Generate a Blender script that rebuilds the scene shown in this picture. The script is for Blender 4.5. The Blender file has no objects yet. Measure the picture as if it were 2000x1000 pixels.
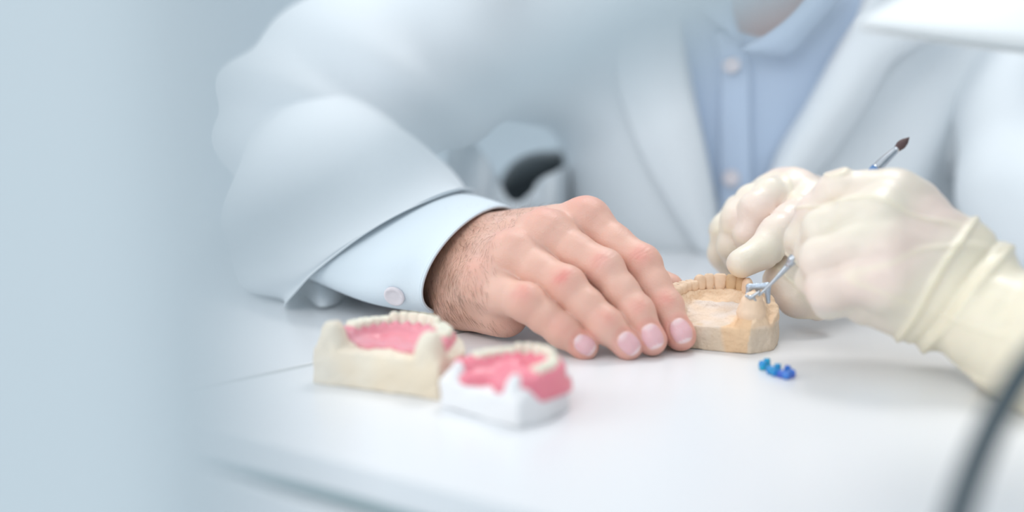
import bpy, bmesh, math, random
import numpy as np
from mathutils import Vector, Matrix
from mathutils.bvhtree import BVHTree
rng = np.random.default_rng(7); random.seed(7)
S = bpy.context.scene; COL = S.collection
# ------------------------------------------------------------------ camera, world, light
FPX = 2500.0; CH = 0.20; PIT = math.atan(454/2500.0)
CF = np.array([0, math.cos(PIT), -math.sin(PIT)]); CU = np.array([0, math.sin(PIT), math.cos(PIT)]); CR = np.array([1., 0, 0])
CC = np.array([0, 0, CH])
def P(px, py, d):            # photo pixel + depth -> place in the room
    return CC + d*(CF + CR*(px-1000)/FPX - CU*(py-500)/FPX)
def G(px, py, z=0.0):        # photo pixel -> point on a horizontal plane
    r = CF + CR*(px-1000)/FPX - CU*(py-500)/FPX
    return CC + r*((z-CH)/r[2])
cd = bpy.data.cameras.new('camera'); cam = bpy.data.objects.new('camera', cd); COL.objects.link(cam)
cam.location = CC; cam.rotation_euler = (math.pi/2-PIT, 0, 0)
cd.sensor_width = 36; cd.lens = 45; cd.clip_start = .01
cd.dof.use_dof = True; cd.dof.focus_distance = .822; cd.dof.aperture_fstop = 1.7
S.camera = cam
w = bpy.data.worlds.new('world'); S.world = w; w.use_nodes = True
w.node_tree.nodes['Background'].inputs[0].default_value = (.87, .945, 1, 1)
w.node_tree.nodes['Background'].inputs[1].default_value = 1.0
S.view_settings.view_transform = 'Standard'; S.view_settings.look = 'None'; S.view_settings.gamma = 1
S.view_settings.exposure = 0.0; S.view_settings.use_curve_mapping = False
def area(name, loc, aim, sx, sy, power, col):
    l = bpy.data.lights.new(name, 'AREA'); l.shape = 'RECTANGLE'; l.size = sx; l.size_y = sy; l.energy = power; l.color = col
    o = bpy.data.objects.new(name, l); COL.objects.link(o); o.location = loc
    o.rotation_euler = (Vector(aim)-Vector(loc)).to_track_quat('-Z', 'Y').to_euler(); return o
area('window_light', (-1.5, .45, .85), (.1, .90, .06), .8, .8, 5.5, (1, .99, .98))
area('ceiling_light', (.42, 1.6, 1.65), (.2, .75, 0), .6, .5, 12, (1, .98, .96))

area('front_fill_light', (-.9, -1.3, 1.9), (.1, .95, .1), 1.4, 1.2, 19, (1, .99, .98))  # added fill from above and behind the camera, brightens torso and hands

# ------------------------------------------------------------------ helpers
def norm(v): v = np.asarray(v, float); return v/max(1e-12, np.linalg.norm(v))
def put(o, parent=None):
    COL.objects.link(o)
    if parent is not None: o.parent = parent
    return o
def tag(o, label=None, cat=None, group=None, kind=None):
    if label: o['label'] = label
    if cat: o['category'] = cat
    if group: o['group'] = group
    if kind: o['kind'] = kind
    return o
def empty(name, loc=(0, 0, 0), rz=0):
    o = bpy.data.objects.new(name, None); o.location = loc; o.rotation_euler = (0, 0, rz); o.empty_display_size = .01
    COL.objects.link(o); return o
def local(par, V):
    if par is None: return V
    M = np.array((Matrix.Translation(par.location) @ par.rotation_euler.to_matrix().to_4x4()).inverted())
    return V @ M[:3, :3].T + M[:3, 3]
def mesh(name, V, F, m, parent=None, smooth=True, attrs=None, world=True):
    V = np.asarray(V, float)
    if world and parent is not None and parent.type == 'EMPTY': V = local(parent, V)
    me = bpy.data.meshes.new(name); me.from_pydata([tuple(v) for v in V], [], [tuple(f) for f in F])
    me.materials.append(m)
    if smooth: me.polygons.foreach_set('use_smooth', [True]*len(me.polygons))
    for k, a in (attrs or {}).items():
        at = me.attributes.new(k, 'FLOAT', 'POINT'); at.data.foreach_set('value', np.asarray(a, np.float32))
    me.update()
    return put(bpy.data.objects.new(name, me), parent)
def mat(name, col, rough=.5, sss=0, sssc=None, noise=0, nscale=20, ncol=None, bump=0, bscale=200, metal=0, coat=0, spec=.5, trans=0, sheen=0, dist=.001):
    m = bpy.data.materials.new(name); m.use_nodes = True; n = m.node_tree.nodes; L = m.node_tree.links
    b = n['Principled BSDF']; b.inputs['Base Color'].default_value = (*col, 1); b.inputs['Roughness'].default_value = rough
    b.inputs['Metallic'].default_value = metal; b.inputs['Coat Weight'].default_value = coat; b.inputs['Specular IOR Level'].default_value = spec
    b.inputs['Sheen Weight'].default_value = sheen
    if sss:
        b.inputs['Subsurface Weight'].default_value = sss; b.inputs['Subsurface Radius'].default_value = sssc or (1, .4, .25); b.inputs['Subsurface Scale'].default_value = .004
    tc = n.new('ShaderNodeTexCoord')
    if noise or ncol:
        t = n.new('ShaderNodeTexNoise'); t.inputs['Scale'].default_value = nscale; t.inputs['Detail'].default_value = 4
        L.new(tc.outputs['Object'], t.inputs['Vector'])
        r = n.new('ShaderNodeMapRange'); r.inputs[1].default_value = .35; r.inputs[2].default_value = .65; r.inputs[4].default_value = noise or 1
        L.new(t.outputs['Fac'], r.inputs[0])
        mx = n.new('ShaderNodeMix'); mx.data_type = 'RGBA'; mx.inputs[6].default_value = (*col, 1); mx.inputs[7].default_value = (*(ncol or [c*.8 for c in col]), 1)
        L.new(r.outputs[0], mx.inputs[0]); L.new(mx.outputs[2], b.inputs['Base Color'])
    if bump:
        t = n.new('ShaderNodeTexNoise'); t.inputs['Scale'].default_value = bscale; t.inputs['Detail'].default_value = 5
        L.new(tc.outputs['Object'], t.inputs['Vector'])
        bp = n.new('ShaderNodeBump'); bp.inputs['Strength'].default_value = bump; bp.inputs['Distance'].default_value = dist
        L.new(t.outputs['Fac'], bp.inputs['Height']); L.new(bp.outputs[0], b.inputs['Normal'])
    return m
def mix_attr(m, attr, col, rough=None):          # pigment of the thing itself, mixed in by a per-vertex mask
    n = m.node_tree.nodes; L = m.node_tree.links; b = n['Principled BSDF']; i = b.inputs['Base Color']
    a = n.new('ShaderNodeAttribute'); a.attribute_name = attr
    mx = n.new('ShaderNodeMix'); mx.data_type = 'RGBA'
    if i.is_linked: L.new(i.links[0].from_socket, mx.inputs[6])
    else: mx.inputs[6].default_value = i.default_value
    mx.inputs[7].default_value = (*col, 1); L.new(a.outputs['Fac'], mx.inputs[0]); L.new(mx.outputs[2], i)
    if rough is not None:
        r = n.new('ShaderNodeMapRange'); r.inputs[3].default_value = b.inputs['Roughness'].default_value; r.inputs[4].default_value = rough
        L.new(a.outputs['Fac'], r.inputs[0]); L.new(r.outputs[0], b.inputs['Roughness'])
# signed distance modelling -------------------------------------------------
class Field:
    def __init__(s, lo, hi, vox):
        s.lo = np.array(lo, float); s.v = vox; s.n = np.ceil((np.array(hi)-s.lo)/vox).astype(int)+1
        s.f = np.full(s.n, .05, np.float32)
        s.ax = [(s.lo[i]+vox*np.arange(s.n[i])).astype(np.float32) for i in range(3)]
    def sub(s, lo, hi):
        a = np.clip(np.floor((np.array(lo)-s.lo)/s.v).astype(int), 0, s.n); b = np.clip(np.ceil((np.array(hi)-s.lo)/s.v).astype(int)+1, 0, s.n)
        sl = tuple(slice(a[i], b[i]) for i in range(3))
        return sl, s.ax[0][sl[0]][:, None, None], s.ax[1][sl[1]][None, :, None], s.ax[2][sl[2]][None, None, :]
    def cone(s, a, b, ra, rb, k=.004, g=None):
        a = np.array(a, float); b = np.array(b, float); pad = max(ra, rb)+k+4*s.v
        sl, X, Y, Z = s.sub(np.minimum(a, b)-pad, np.maximum(a, b)+pad)
        if 0 in [q.stop-q.start for q in sl]: return
        ba = b-a; L2 = max(1e-12, ba@ba)
        t = np.clip(((X-a[0])*ba[0]+(Y-a[1])*ba[1]+(Z-a[2])*ba[2])/L2, 0, 1)
        d = np.sqrt((X-a[0]-t*ba[0])**2+(Y-a[1]-t*ba[1])**2+(Z-a[2]-t*ba[2])**2)-(ra+(rb-ra)*t)
        s.blend(sl, d, k)
    def blend(s, sl, d, k):
        f = s.f[sl]; h = np.maximum(k-np.abs(f-d), 0)/max(k, 1e-9); s.f[sl] = np.minimum(f, d)-h*h*k*.25
    def ell(s, c, r, k=.004, R=None):
        c = np.array(c, float); r = np.array(r, float); pad = max(r)+k+4*s.v
        sl, X, Y, Z = s.sub(c-pad, c+pad)
        if 0 in [q.stop-q.start for q in sl]: return
        D = [X-c[0], Y-c[1], Z-c[2]]
        if R is not None: D = [D[0]*R[i][0]+D[1]*R[i][1]+D[2]*R[i][2] for i in range(3)]
        q = np.sqrt((D[0]/r[0])**2+(D[1]/r[1])**2+(D[2]/r[2])**2)
        s.blend(sl, (q-1)*min(r), k)
    def chain(s, pts, k=.003):
        for (a, ra), (b, rb) in zip(pts[:-1], pts[1:]): s.cone(a, b, ra, rb, k)
def nets(F):
    f = F.f; s = f < 0
    c = [s[dx:f.shape[0]-1+dx, dy:f.shape[1]-1+dy, dz:f.shape[2]-1+dz] for dx in (0, 1) for dy in (0, 1) for dz in (0, 1)]
    al = np.logical_and.reduce(c); an = np.logical_or.reduce(c); act = np.argwhere(an & ~al)
    idx = -np.ones(an.shape, np.int64); idx[tuple(act.T)] = np.arange(len(act))
    O = [(dx, dy, dz) for dx in (0, 1) for dy in (0, 1) for dz in (0, 1)]
    val = np.stack([f[act[:, 0]+o[0], act[:, 1]+o[1], act[:, 2]+o[2]] for o in O], 1)
    acc = np.zeros((len(act), 3)); cnt = np.zeros(len(act))
    for i in range(8):
        for j in range(i+1, 8):
            if sum(abs(O[i][k]-O[j][k]) for k in range(3)) != 1: continue
            m = (val[:, i] < 0) != (val[:, j] < 0); t = np.where(m, val[:, i]/np.where(m, val[:, i]-val[:, j], 1), 0)
            acc += m[:, None]*(np.array(O[i])+t[:, None]*(np.array(O[j])-np.array(O[i]))); cnt += m
    V = F.lo+F.v*(act+acc/cnt[:, None])
    Q = []
    for ax in range(3):
        u, v = (ax+1) % 3, (ax+2) % 3
        A = np.take(s, range(0, f.shape[ax]-1), ax); B = np.take(s, range(1, f.shape[ax]), ax)
        e = np.argwhere(A != B); e = e[(e[:, u] > 0) & (e[:, v] > 0) & (e[:, u] < f.shape[u]-1) & (e[:, v] < f.shape[v]-1)]
        inn = A[tuple(e.T)]; q = []
        for du, dv in ((0, 0), (-1, 0), (-1, -1), (0, -1)):
            g = e.copy(); g[:, u] += du; g[:, v] += dv; q.append(idx[tuple(g.T)])
        q = np.stack(q, 1); q[~inn] = q[~inn][:, ::-1]; Q.append(q)
    return V, np.concatenate(Q)[:, ::-1] if False else np.concatenate(Q)
def vnormals(V, Q):
    n = np.cross(V[Q[:, 2]]-V[Q[:, 0]], V[Q[:, 3]]-V[Q[:, 1]]); N = np.zeros_like(V)
    for i in range(4): np.add.at(N, Q[:, i], n)
    return N/np.maximum(1e-12, np.linalg.norm(N, axis=1))[:, None]
def relax(V, Q, it=2, lam=.5):
    for _ in range(it):
        A = np.zeros_like(V); c = np.zeros(len(V))
        for i in range(4):
            for j in ((i+1) % 4, (i+3) % 4): np.add.at(A, Q[:, i], V[Q[:, j]]); np.add.at(c, Q[:, i], 1)
        V = V+lam*(A/c[:, None]-V)
    return V
def wav(V, seed, freq, n=5):                     # cheap vectorised smooth noise in about -1..1
    r = np.random.default_rng(seed); o = np.zeros(len(V))
    for _ in range(n):
        d = r.normal(size=3); d /= np.linalg.norm(d); o += np.sin(V@d*freq*r.uniform(.6, 1.6)+r.uniform(0, 6.3)+1.3*np.sin(V@np.roll(d, 1)*freq*.7+r.uniform(0, 6)))
    return o/n**.5/1.2
def catmull(P_, n):
    P_ = np.asarray(P_, float); m = len(P_)-1; out = []
    E = np.concatenate([[2*P_[0]-P_[1]], P_, [2*P_[-1]-P_[-2]]])
    for s in np.linspace(0, m, n):
        i = min(int(s), m-1); t = s-i; a, b, c, d = E[i:i+4]
        out.append(.5*(2*b+(c-a)*t+(2*a-5*b+4*c-d)*t*t+(3*b-a-3*c+d)*t**3))
    return np.array(out)
def grid_faces(n, m, closed=False, off=0):
    F = []
    for i in range(n-1):
        for j in range(m if closed else m-1):
            F.append((off+i*m+j, off+i*m+(j+1) % m, off+(i+1)*m+(j+1) % m, off+(i+1)*m+j))
    return F
def tube(pts, rad, m=12, n=None):
    if n: pts = catmull(pts, n); rad = np.interp(np.linspace(0, 1, n), np.linspace(0, 1, len(rad)), rad)
    pts = np.asarray(pts, float); V = []; T = np.gradient(pts, axis=0); up = np.array([0, 0, 1.])
    if abs(norm(T[0])[2]) > .9: up = np.array([0, 1., 0])
    for p, t, r in zip(pts, T, rad):
        t = norm(t); a = norm(np.cross(t, up)); b = np.cross(a, t); up = b
        for k in range(m): th = 2*math.pi*k/m; V.append(p+r*(math.cos(th)*a+math.sin(th)*b))
    F = grid_faces(len(pts), m, True); F += [tuple(range(m)), tuple(reversed(range((len(pts)-1)*m, len(pts)*m)))]
    return np.array(V), F
def merge(*parts):
    V = []; F = []; o = 0
    for v, f in parts: V.append(np.asarray(v)); F += [tuple(int(i)+o for i in q) for q in f]; o += len(v)
    return np.concatenate(V), F
def solid(o, t, off=0, sub=0, bevel=0):
    md = o.modifiers.new('solid', 'SOLIDIFY'); md.thickness = t; md.offset = off
    if sub: s2 = o.modifiers.new('sub', 'SUBSURF'); s2.levels = s2.render_levels = sub
    return o
def box(name, lo, hi, m, parent=None, bevel=.003, R=None, c=None):
    lo = np.array(lo, float); hi = np.array(hi, float)
    V = np.array([[(lo, hi)[i][0], (lo, hi)[j][1], (lo, hi)[k][2]] for i in (0, 1) for j in (0, 1) for k in (0, 1)])
    if R is not None: V = (V-c)@np.array(R).T+c
    o = mesh(name, V, [(0, 1, 3, 2), (4, 6, 7, 5), (0, 4, 5, 1), (2, 3, 7, 6), (0, 2, 6, 4), (1, 5, 7, 3)], m, parent, smooth=True)
    b = o.modifiers.new('bevel', 'BEVEL'); b.width = bevel; b.segments = 4; b.harden_normals = True
    return o
def prism(name, poly, z0, z1, m, parent=None, bevel=.002):
    n = len(poly); V = [(x, y, z0) for x, y in poly]+[(x, y, z1) for x, y in poly]
    F = [tuple(reversed(range(n))), tuple(range(n, 2*n))]+[(i, (i+1) % n, n+(i+1) % n, n+i) for i in range(n)]
    o = mesh(name, V, F, m, parent)
    b = o.modifiers.new('bevel', 'BEVEL'); b.width = bevel; b.segments = 3; b.harden_normals = True
    return o

# ------------------------------------------------------------------ materials
M_table = mat('white_laminate', (.80, .81, .83), .28, noise=.3, nscale=3, ncol=(.78, .80, .82), spec=.4)
M_strip = mat('grey_strip', (.52, .55, .54), .5, noise=.4, nscale=60)
M_gap = mat('teal_grey_gap', (.50, .62, .64), .6, noise=.2)
M_wall = mat('pale_wall', (.60, .68, .74), .9, noise=.3, nscale=2)
M_light_block = mat('blue_grey_light_block', (.20, .25, .29), .9, noise=.3, nscale=2)  # darkish tone for the unseen wall that dims light from the right
M_floor = mat('pale_floor', (.62, .70, .75), .6, noise=.4, nscale=3)
M_coat = mat('white_coat_cloth', (.72, .77, .81), .85, bump=.14, bscale=900, sheen=.2, noise=.3, nscale=6, ncol=(.69, .75, .79), dist=.0006)
M_shirt = mat('light_blue_shirt_cloth', (.50, .61, .77), .8, bump=.25, bscale=1100, sheen=.15, noise=.3, nscale=8, ncol=(.47, .58, .75), dist=.0005)
M_cuff = mat('pale_blue_cuff_cloth', (.65, .73, .79), .8, bump=.3, bscale=1300, sheen=.1, noise=.2, nscale=12, ncol=(.62, .71, .77), dist=.0003)
M_btn = mat('button', (.72, .68, .72), .3, noise=.4, nscale=200)
M_black = mat('black_plastic', (.012, .018, .022), .5, noise=.3, nscale=30)
M_skin = mat('skin', (.76, .47, .375), .48, sss=.35, sssc=(1, .35, .2), noise=.6, nscale=55, ncol=(.72, .42, .335), bump=.45, bscale=800, dist=.0006)
mix_attr(M_skin, 'tan', (.46, .25, .165)); mix_attr(M_skin, 'red', (.74, .25, .22)); mix_attr(M_skin, 'pale', (.78, .53, .44)); mix_attr(M_skin, 'nail', (.76, .47, .50), .25)
mix_attr(M_skin, 'lunula', (.86, .70, .70))
M_hair = mat('arm_hair', (.20, .11, .065), .5, noise=.2)
M_glove = mat('latex_glove', (.80, .74, .62), .42, sss=.25, sssc=(1, .7, .45), noise=.55, nscale=26, ncol=(.83, .72, .63), bump=.35, bscale=500, coat=.12, dist=.0006)
mix_attr(M_glove, 'tight', (.84, .66, .60)); mix_attr(M_glove, 'fold', (.86, .79, .62))
M_plas = mat('tan_plaster', (.89, .68, .49), .75, noise=.9, nscale=90, ncol=(.82, .60, .41), bump=1, bscale=350, dist=.0014)
mix_attr(M_plas, 'white', (.86, .75, .67)); mix_attr(M_plas, 'resin', (.78, .53, .32)); mix_attr(M_plas, 'stone', (.68, .56, .43))
M_toothp = mat('plaster_tooth', (.88, .66, .48), .6, noise=.5, nscale=130, bump=.5, bscale=600, dist=.0005)
M_tooths = mat('stained_tooth', (.60, .40, .22), .5, noise=.7, nscale=130, ncol=(.70, .50, .31), bump=.4, bscale=600, dist=.0005)
M_cream = mat('cream_stone', (.80, .73, .61), .8, noise=.6, nscale=40, ncol=(.80, .66, .48), bump=.4, bscale=300)
M_white = mat('white_stone', (.88, .88, .89), .8, noise=.5, nscale=60, ncol=(.86, .84, .84), bump=.3, bscale=300)
M_pink = mat('pink_denture_wax', (.86, .25, .32), .35, sss=.2, noise=.6, nscale=60, ncol=(.76, .20, .26), coat=.2)
M_pink2 = mat('rose_denture_wax', (.80, .27, .33), .35, sss=.2, noise=.7, nscale=50, ncol=(.80, .38, .44), coat=.2)
M_tooth = mat('acrylic_tooth', (.86, .82, .68), .3, sss=.2, noise=.4, nscale=90)
M_steel = mat('brushed_steel', (.55, .58, .62), .28, metal=1, noise=.4, nscale=300)
M_metal = mat('dull_blue_metal', (.50, .58, .68), .35, metal=.6, noise=.5, nscale=300, bump=.5, bscale=900)
M_blueh = mat('blue_ferrule', (.14, .30, .60), .3, noise=.3, nscale=200)
M_bristle = mat('dark_bristle', (.10, .06, .06), .7, noise=.5, nscale=400)
M_wax = mat('blue_wax', (.0, .22, .60), .25, sss=.3, sssc=(.2, .5, 1), noise=.9, nscale=120, ncol=(.0, .42, .58), coat=.4)
M_wax2 = mat('violet_wax', (.05, .09, .55), .25, sss=.3, sssc=(.2, .3, 1), noise=.9, nscale=120, ncol=(.02, .22, .62), coat=.4)
M_fade = mat('blue_grey_enamel', (.59, .66, .70), .6, noise=.15, nscale=2)
M_shade = mat('white_lamp_enamel', (.84, .87, .88), .5, noise=.15, nscale=8)
M_cable = mat('dark_cable_rubber', (.05, .075, .09), .6, noise=.3, nscale=40)

# ------------------------------------------------------------------ setting and table
box('floor', (-3, -1.5, -.76), (3, 4, -.72), M_floor, bevel=.001)['kind'] = 'structure'
box('light_block_wall_right', (1.6, -1.5, -.72), (1.7, 2.9, 2.2), M_light_block, bevel=.001)['kind'] = 'structure'  # unseen wall, added to cut the world light from the right
box('wall_back', (-3, 2.9, -.72), (3, 3.0, 2.2), M_wall, bevel=.001)['kind'] = 'structure'
g0, g1 = G(885, 651)[:2], G(950, 637)[:2]; gd = norm(g1-g0); gn = np.array([-gd[1], gd[0]])
f0, f1 = G(560, 872)[:2], G(1010, 992)[:2]; fd = norm(f1-f0)
def isect(p, d, q, e):
    A = np.array([d, -e]).T; t = np.linalg.solve(A, q-p); return p+d*t[0]
table = empty('dental_workbench', (.1, .8, -.72))
tag(table, 'white laminate workbench the hands and dental casts rest on', 'table')
BACK = 1.122; RX = .66; LX = -.80; FY = .30
fr_l = isect(f0, fd, np.array([LX, 0]), np.array([0, 1.])); fr_r = isect(f0, fd, np.array([0, FY]), np.array([1., 0]))
gl = isect(g0, gd, np.array([LX, 0]), np.array([0, 1.])); gr = isect(g0, gd, np.array([0, BACK]), np.array([1., 0]))
h = gn*.0022
xa = isect(f0, fd, g0-h, gd); xb = isect(f0, fd, g0+h, gd); bk = [(RX, BACK)] if gr[0] < RX else []
if gr[0] > RX: gr = isect(g0, gd, np.array([RX, 0]), np.array([0, 1.]))
prism('tabletop', [tuple(xa), tuple(fr_r), (RX, FY)]+bk+[tuple(gr-h)], -.016, 0, M_table, table, .0015)
prism('side_panel', [tuple(xb), tuple(gr+h)]+([] if bk else [(RX, BACK)])+[(LX, BACK), tuple(fr_l)], -.016, 0, M_table, table, .0012)
prism('edge_strip', [tuple(xa), tuple(gr-h), tuple(gr+h), tuple(xb)], -.016, -.0008, M_strip, table, .0002)
fn = np.array([-fd[1], fd[0]]); fn = fn*np.sign(fn[1])
def carcass(o_): return [tuple(fr_l+fn*o_+np.array([o_, 0])), tuple(fr_r+fn*o_), (RX-o_, FY+o_), (RX-o_, BACK-o_), (LX+o_, BACK-o_)]
prism('shadow_gap', carcass(.012), -.028, -.016, M_gap, table, .0002)
prism('base_cabinet', carcass(.002), -.72, -.028, M_table, table)

# ------------------------------------------------------------------ hand modelling
def frame(axis, dors):
    a = norm(axis); d = norm(np.array(dors)-a*(np.array(dors)@a)); return a, d, np.cross(a, d)
def fingers_field(lo, hi, vox, palm, fingers, kp=.006, kff=.0010):
    base = Field(lo, hi, vox); palm(base)
    out = None
    for fg in fingers:
        F = Field(lo, hi, vox); F.chain(fg['pts'], .003)
        for c, r, k in fg.get('bumps', []): F.cone(c, c+1e-4, r, r, k)
        k = fg.get('kp', kp); hh = np.maximum(k-np.abs(F.f-base.f), 0)/k; u = np.minimum(F.f, base.f)-hh*hh*k*.25
        if out is None: out = u
        else: hh = np.maximum(kff-np.abs(out-u), 0)/kff; out = np.minimum(out, u)-hh*hh*kff*.25
    base.f = out; return base
to_cam = lambda p: norm(CC-p)
# the bare right hand, joints from wrist to finger tips
WR = P(872, 503, .885)
J = {  # MCP, PIP, DIP, tip ; radii
 'index':  ([P(1148, 436, .836), P(1254, 515, .812), P(1301, 598, .800), P(1328, 654, .7915)], [.0136, .0113, .0101, .0090]),
 'middle': ([P(1070, 462, .822), P(1180, 526, .800), P(1245, 612, .787), P(1272, 664, .7805)], [.0142, .0117, .0103, .0089]),
 'ring':   ([P(1003, 503, .815), P(1106, 560, .790), P(1183, 635, .779), P(1226, 675, .776)], [.0140, .0118, .0105, .0086]),
 'little': ([P(945, 560, .812), P(1029, 592, .786), P(1097, 645, .781), P(1141, 677, .778)], [.0132, .0112, .0096, .0079])}
def hand_palm(F):
    mid = (WR)
    for k, off in (('index', (22, -28, .012)), ('middle', (5, -8, 0)), ('ring', (-5, 20, -.012)), ('little', (-2, 52, -.024))):
        w0 = P(872+off[0], 503+off[1], .885+off[2]); m = J[k][0][0]
        F.cone(w0, m, .0185, J[k][1][0]+.0005, .014)
    arm = P(715, 500, 1.0)
    F.cone(P(903, 486, .879), arm+np.array([0, 0, .004]), .0235, .013, .012); F.cone(P(893, 528, .864), arm, .0235, .013, .012); F.cone(P(905, 570, .852), P(790, 545, .93), .019, .015, .012)
    F.cone(P(905, 590, .845), P(985, 612, .818), .0165, .0155, .014)         # heel of the hand
    F.cone(P(925, 560, .85), P(1000, 560, .83), .0190, .0150, .014)
    F.cone(P(950, 520, .885), P(1090, 500, .872), .018, .016, .014)          # palm thickness
    F.cone(P(960, 470, .90), P(1130, 500, .885), .018, .014, .014)           # thumb ball
    F.cone(P(1130, 500, .885), P(1240, 540, .872), .0125, .0115, .010)       # thumb
    F.cone(P(1240, 540, .872), P(1307, 562, .850), .0115, .0095, .006)
fing = []
for k, (p, r) in J.items():
    bumps = []
    for i, (dr, kk) in ((1, (.0006, .006)), (2, (.0002, .005))):
        ax, dd, ll = frame(p[i+1]-p[i-1], to_cam(p[i])+np.array([.1, 0, .3])); bumps.append((p[i]+dd*.0009, r[i]-.0006, kk))
    ax, dd, ll = frame(p[3]-p[2], to_cam(p[3])); bumps.append((p[3]-dd*.0015, r[3]-.0005, .004))
    w0 = .72*p[0]+.28*WR
    mids = [(w0, r[0]+.0005), (p[0], r[0]), (.5*(p[0]+p[1])-np.array([0, 0, .0005]), (r[0]+r[1])/2), (p[1], r[1]), (.5*(p[1]+p[2]), (r[1]+r[2])/2+.0001), (p[2], r[2]), (p[3], r[3])]
    fing.append(dict(pts=mids, bumps=bumps, kp=.008))
allp = np.array([q for k in J for q in J[k][0]]+[P(800, 470, .93), P(1307, 562, .85)])
FH = fingers_field(allp.min(0)-.035, allp.max(0)+.035, .00085, hand_palm, fing)
for k, rr, dz in (('index', .0098, .0042), ('middle', .0098, .0044), ('ring', .0090, .0038), ('little', .008, .003)):      # knuckles
    p = J[k][0][0]+np.array([-.003, -.0, dz]); FH.cone(p, p+1e-4, rr, rr, .012)
HV, HQ = nets(FH); HV = relax(HV, HQ, 1, .4); HN = vnormals(HV, HQ)
att = {k: np.zeros(len(HV)) for k in ('red', 'tan', 'pale', 'nail', 'lunula')}
disp = np.zeros(len(HV))
for k, (p, r) in J.items():
    for i, amp in ((1, 1.0), (2, .6)):
        ax, dd, ll = frame(p[i+1]-p[i-1], to_cam(p[i])+np.array([.1, 0, .3])); q = HV-p[i]; u, v, ww = q@ax, q@ll, q@dd
        m = np.exp(-(v/(r[i]*.75))**2)*(ww > 0)*np.exp(-(u/.0075)**2)
        lines = sum(a_*np.exp(-((u-o_-.0006*np.sin(v*500+o_*3000))/.0006)**2) for o_, a_ in ((-.0040, .6), (-.0012, 1), (.0014, .9), (.0042, .5)))
        disp -= .00032*amp*m*lines
        att['red'] = np.maximum(att['red'], (.62 if i == 1 else .36)*np.exp(-((u+.0005)/.0065)**2-(v/(r[i]*.65))**2)*(ww > 0)*(1+.35*wav(HV, 5, 500)))
    q = HV-p[0]; att['red'] = np.maximum(att['red'], (.55 if k in ('index', 'middle') else .25)*np.exp(-(((q-np.array([-.003, 0, .01]))**2).sum(1))/.010**2))
    ax, dd, ll = frame(p[3]-p[2], to_cam(p[3])+np.array([.20, 0, .10])); q = HV-p[3]-ax*.0002; u, v, ww = q@ax, q@ll, q@dd
    a_, b_ = r[3]*.86, r[3]*.74
    rad = (np.abs(u/a_)**2.5+np.abs(v/b_)**2.5)**(1/2.5); on = ww > r[3]*.25
    nm = np.clip((1.0-rad)/.10, 0, 1)*on
    disp += (.00030*nm-.00045*np.exp(-((rad-1.08)/.09)**2)*on*(u < a_*.6))
    att['nail'] = np.maximum(att['nail'], nm); att['lunula'] = np.maximum(att['lunula'], nm*np.clip(1-((u+a_*.95)**2+v*v*.6)/(a_*.55)**2, 0, 1)*.8)
    att['lunula'] = np.maximum(att['lunula'], nm*(u > a_*.72)*.8)
    att['red'] = np.maximum(att['red'], .38*np.exp(-((rad-1.25)/.3)**2)*(ww > -.002)*(1-nm))
ux = HV-J['middle'][0][0]; wd = norm(WR-J['middle'][0][0]); along = ux@wd
att['tan'] = np.clip((along-.015)/.06, 0, 1)*.8*(.85+.3*wav(HV, 9, 90))
att['pale'] = np.clip(.35*wav(HV, 11, 130)-.02, 0, .4)*(1-att['nail'])
for k, c0, c1 in (('a', P(900, 440, .87), P(1120, 410, .83)), ('b', P(900, 480, .87), P(1050, 440, .82)), ('c', P(900, 520, .85), P(990, 490, .81))):
    ba = c1-c0; t = np.clip(((HV-c0)@ba)/(ba@ba), 0, 1); dst = np.linalg.norm(HV-c0-t[:, None]*ba-np.array([0, -.004, .012]), axis=1)
    disp += .0007*np.exp(-(dst/.007)**2)                          # tendons
disp += .00022*wav(HV, 3, 160)+.00010*wav(HV, 4, 600)
HV = HV+HN*disp[:, None]

# ------------------------------------------------------------------ person 1: torso behind the bench
man = empty('person', (float(P(1480, 600, 1.25)[0]), 1.30, -.72))
tag(man, 'person in white coat and light blue shirt, bare hand resting beside the tan cast', 'person')
def torso(F, e, k=.06):
    for px, r in ((1325, .098), (1490, .105), (1665, .098)):
        F.cone(P(px, 30, 1.215), P(px, 620, 1.285), r+e, r+.008+e, k)
    F.cone(P(1160, 20, 1.23), P(1830, 20, 1.23), .080+e, .080+e, k)
def arms(F, e, k=.05):
    F.cone(P(1130, -20, 1.22), P(930, 20, 1.19), .080+e, .085+e, k); F.cone(P(930, 20, 1.19), P(600, 240, 1.11), .085+e, .072+e, k)   # right upper arm
    F.cone(P(1880, 0, 1.24), P(2010, 60, 1.18), .070+e, .064+e, .03); F.cone(P(2010, 60, 1.18), P(2015, 400, 1.09), .058+e, .056+e, .012)
    F.cone(P(2015, 400, 1.09), P(2190, 470, 1.04), .056+e, .046+e, .02)
lo = np.array([-.40, .80, -.30]); hi = np.array([.72, 1.55, .42])
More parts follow.
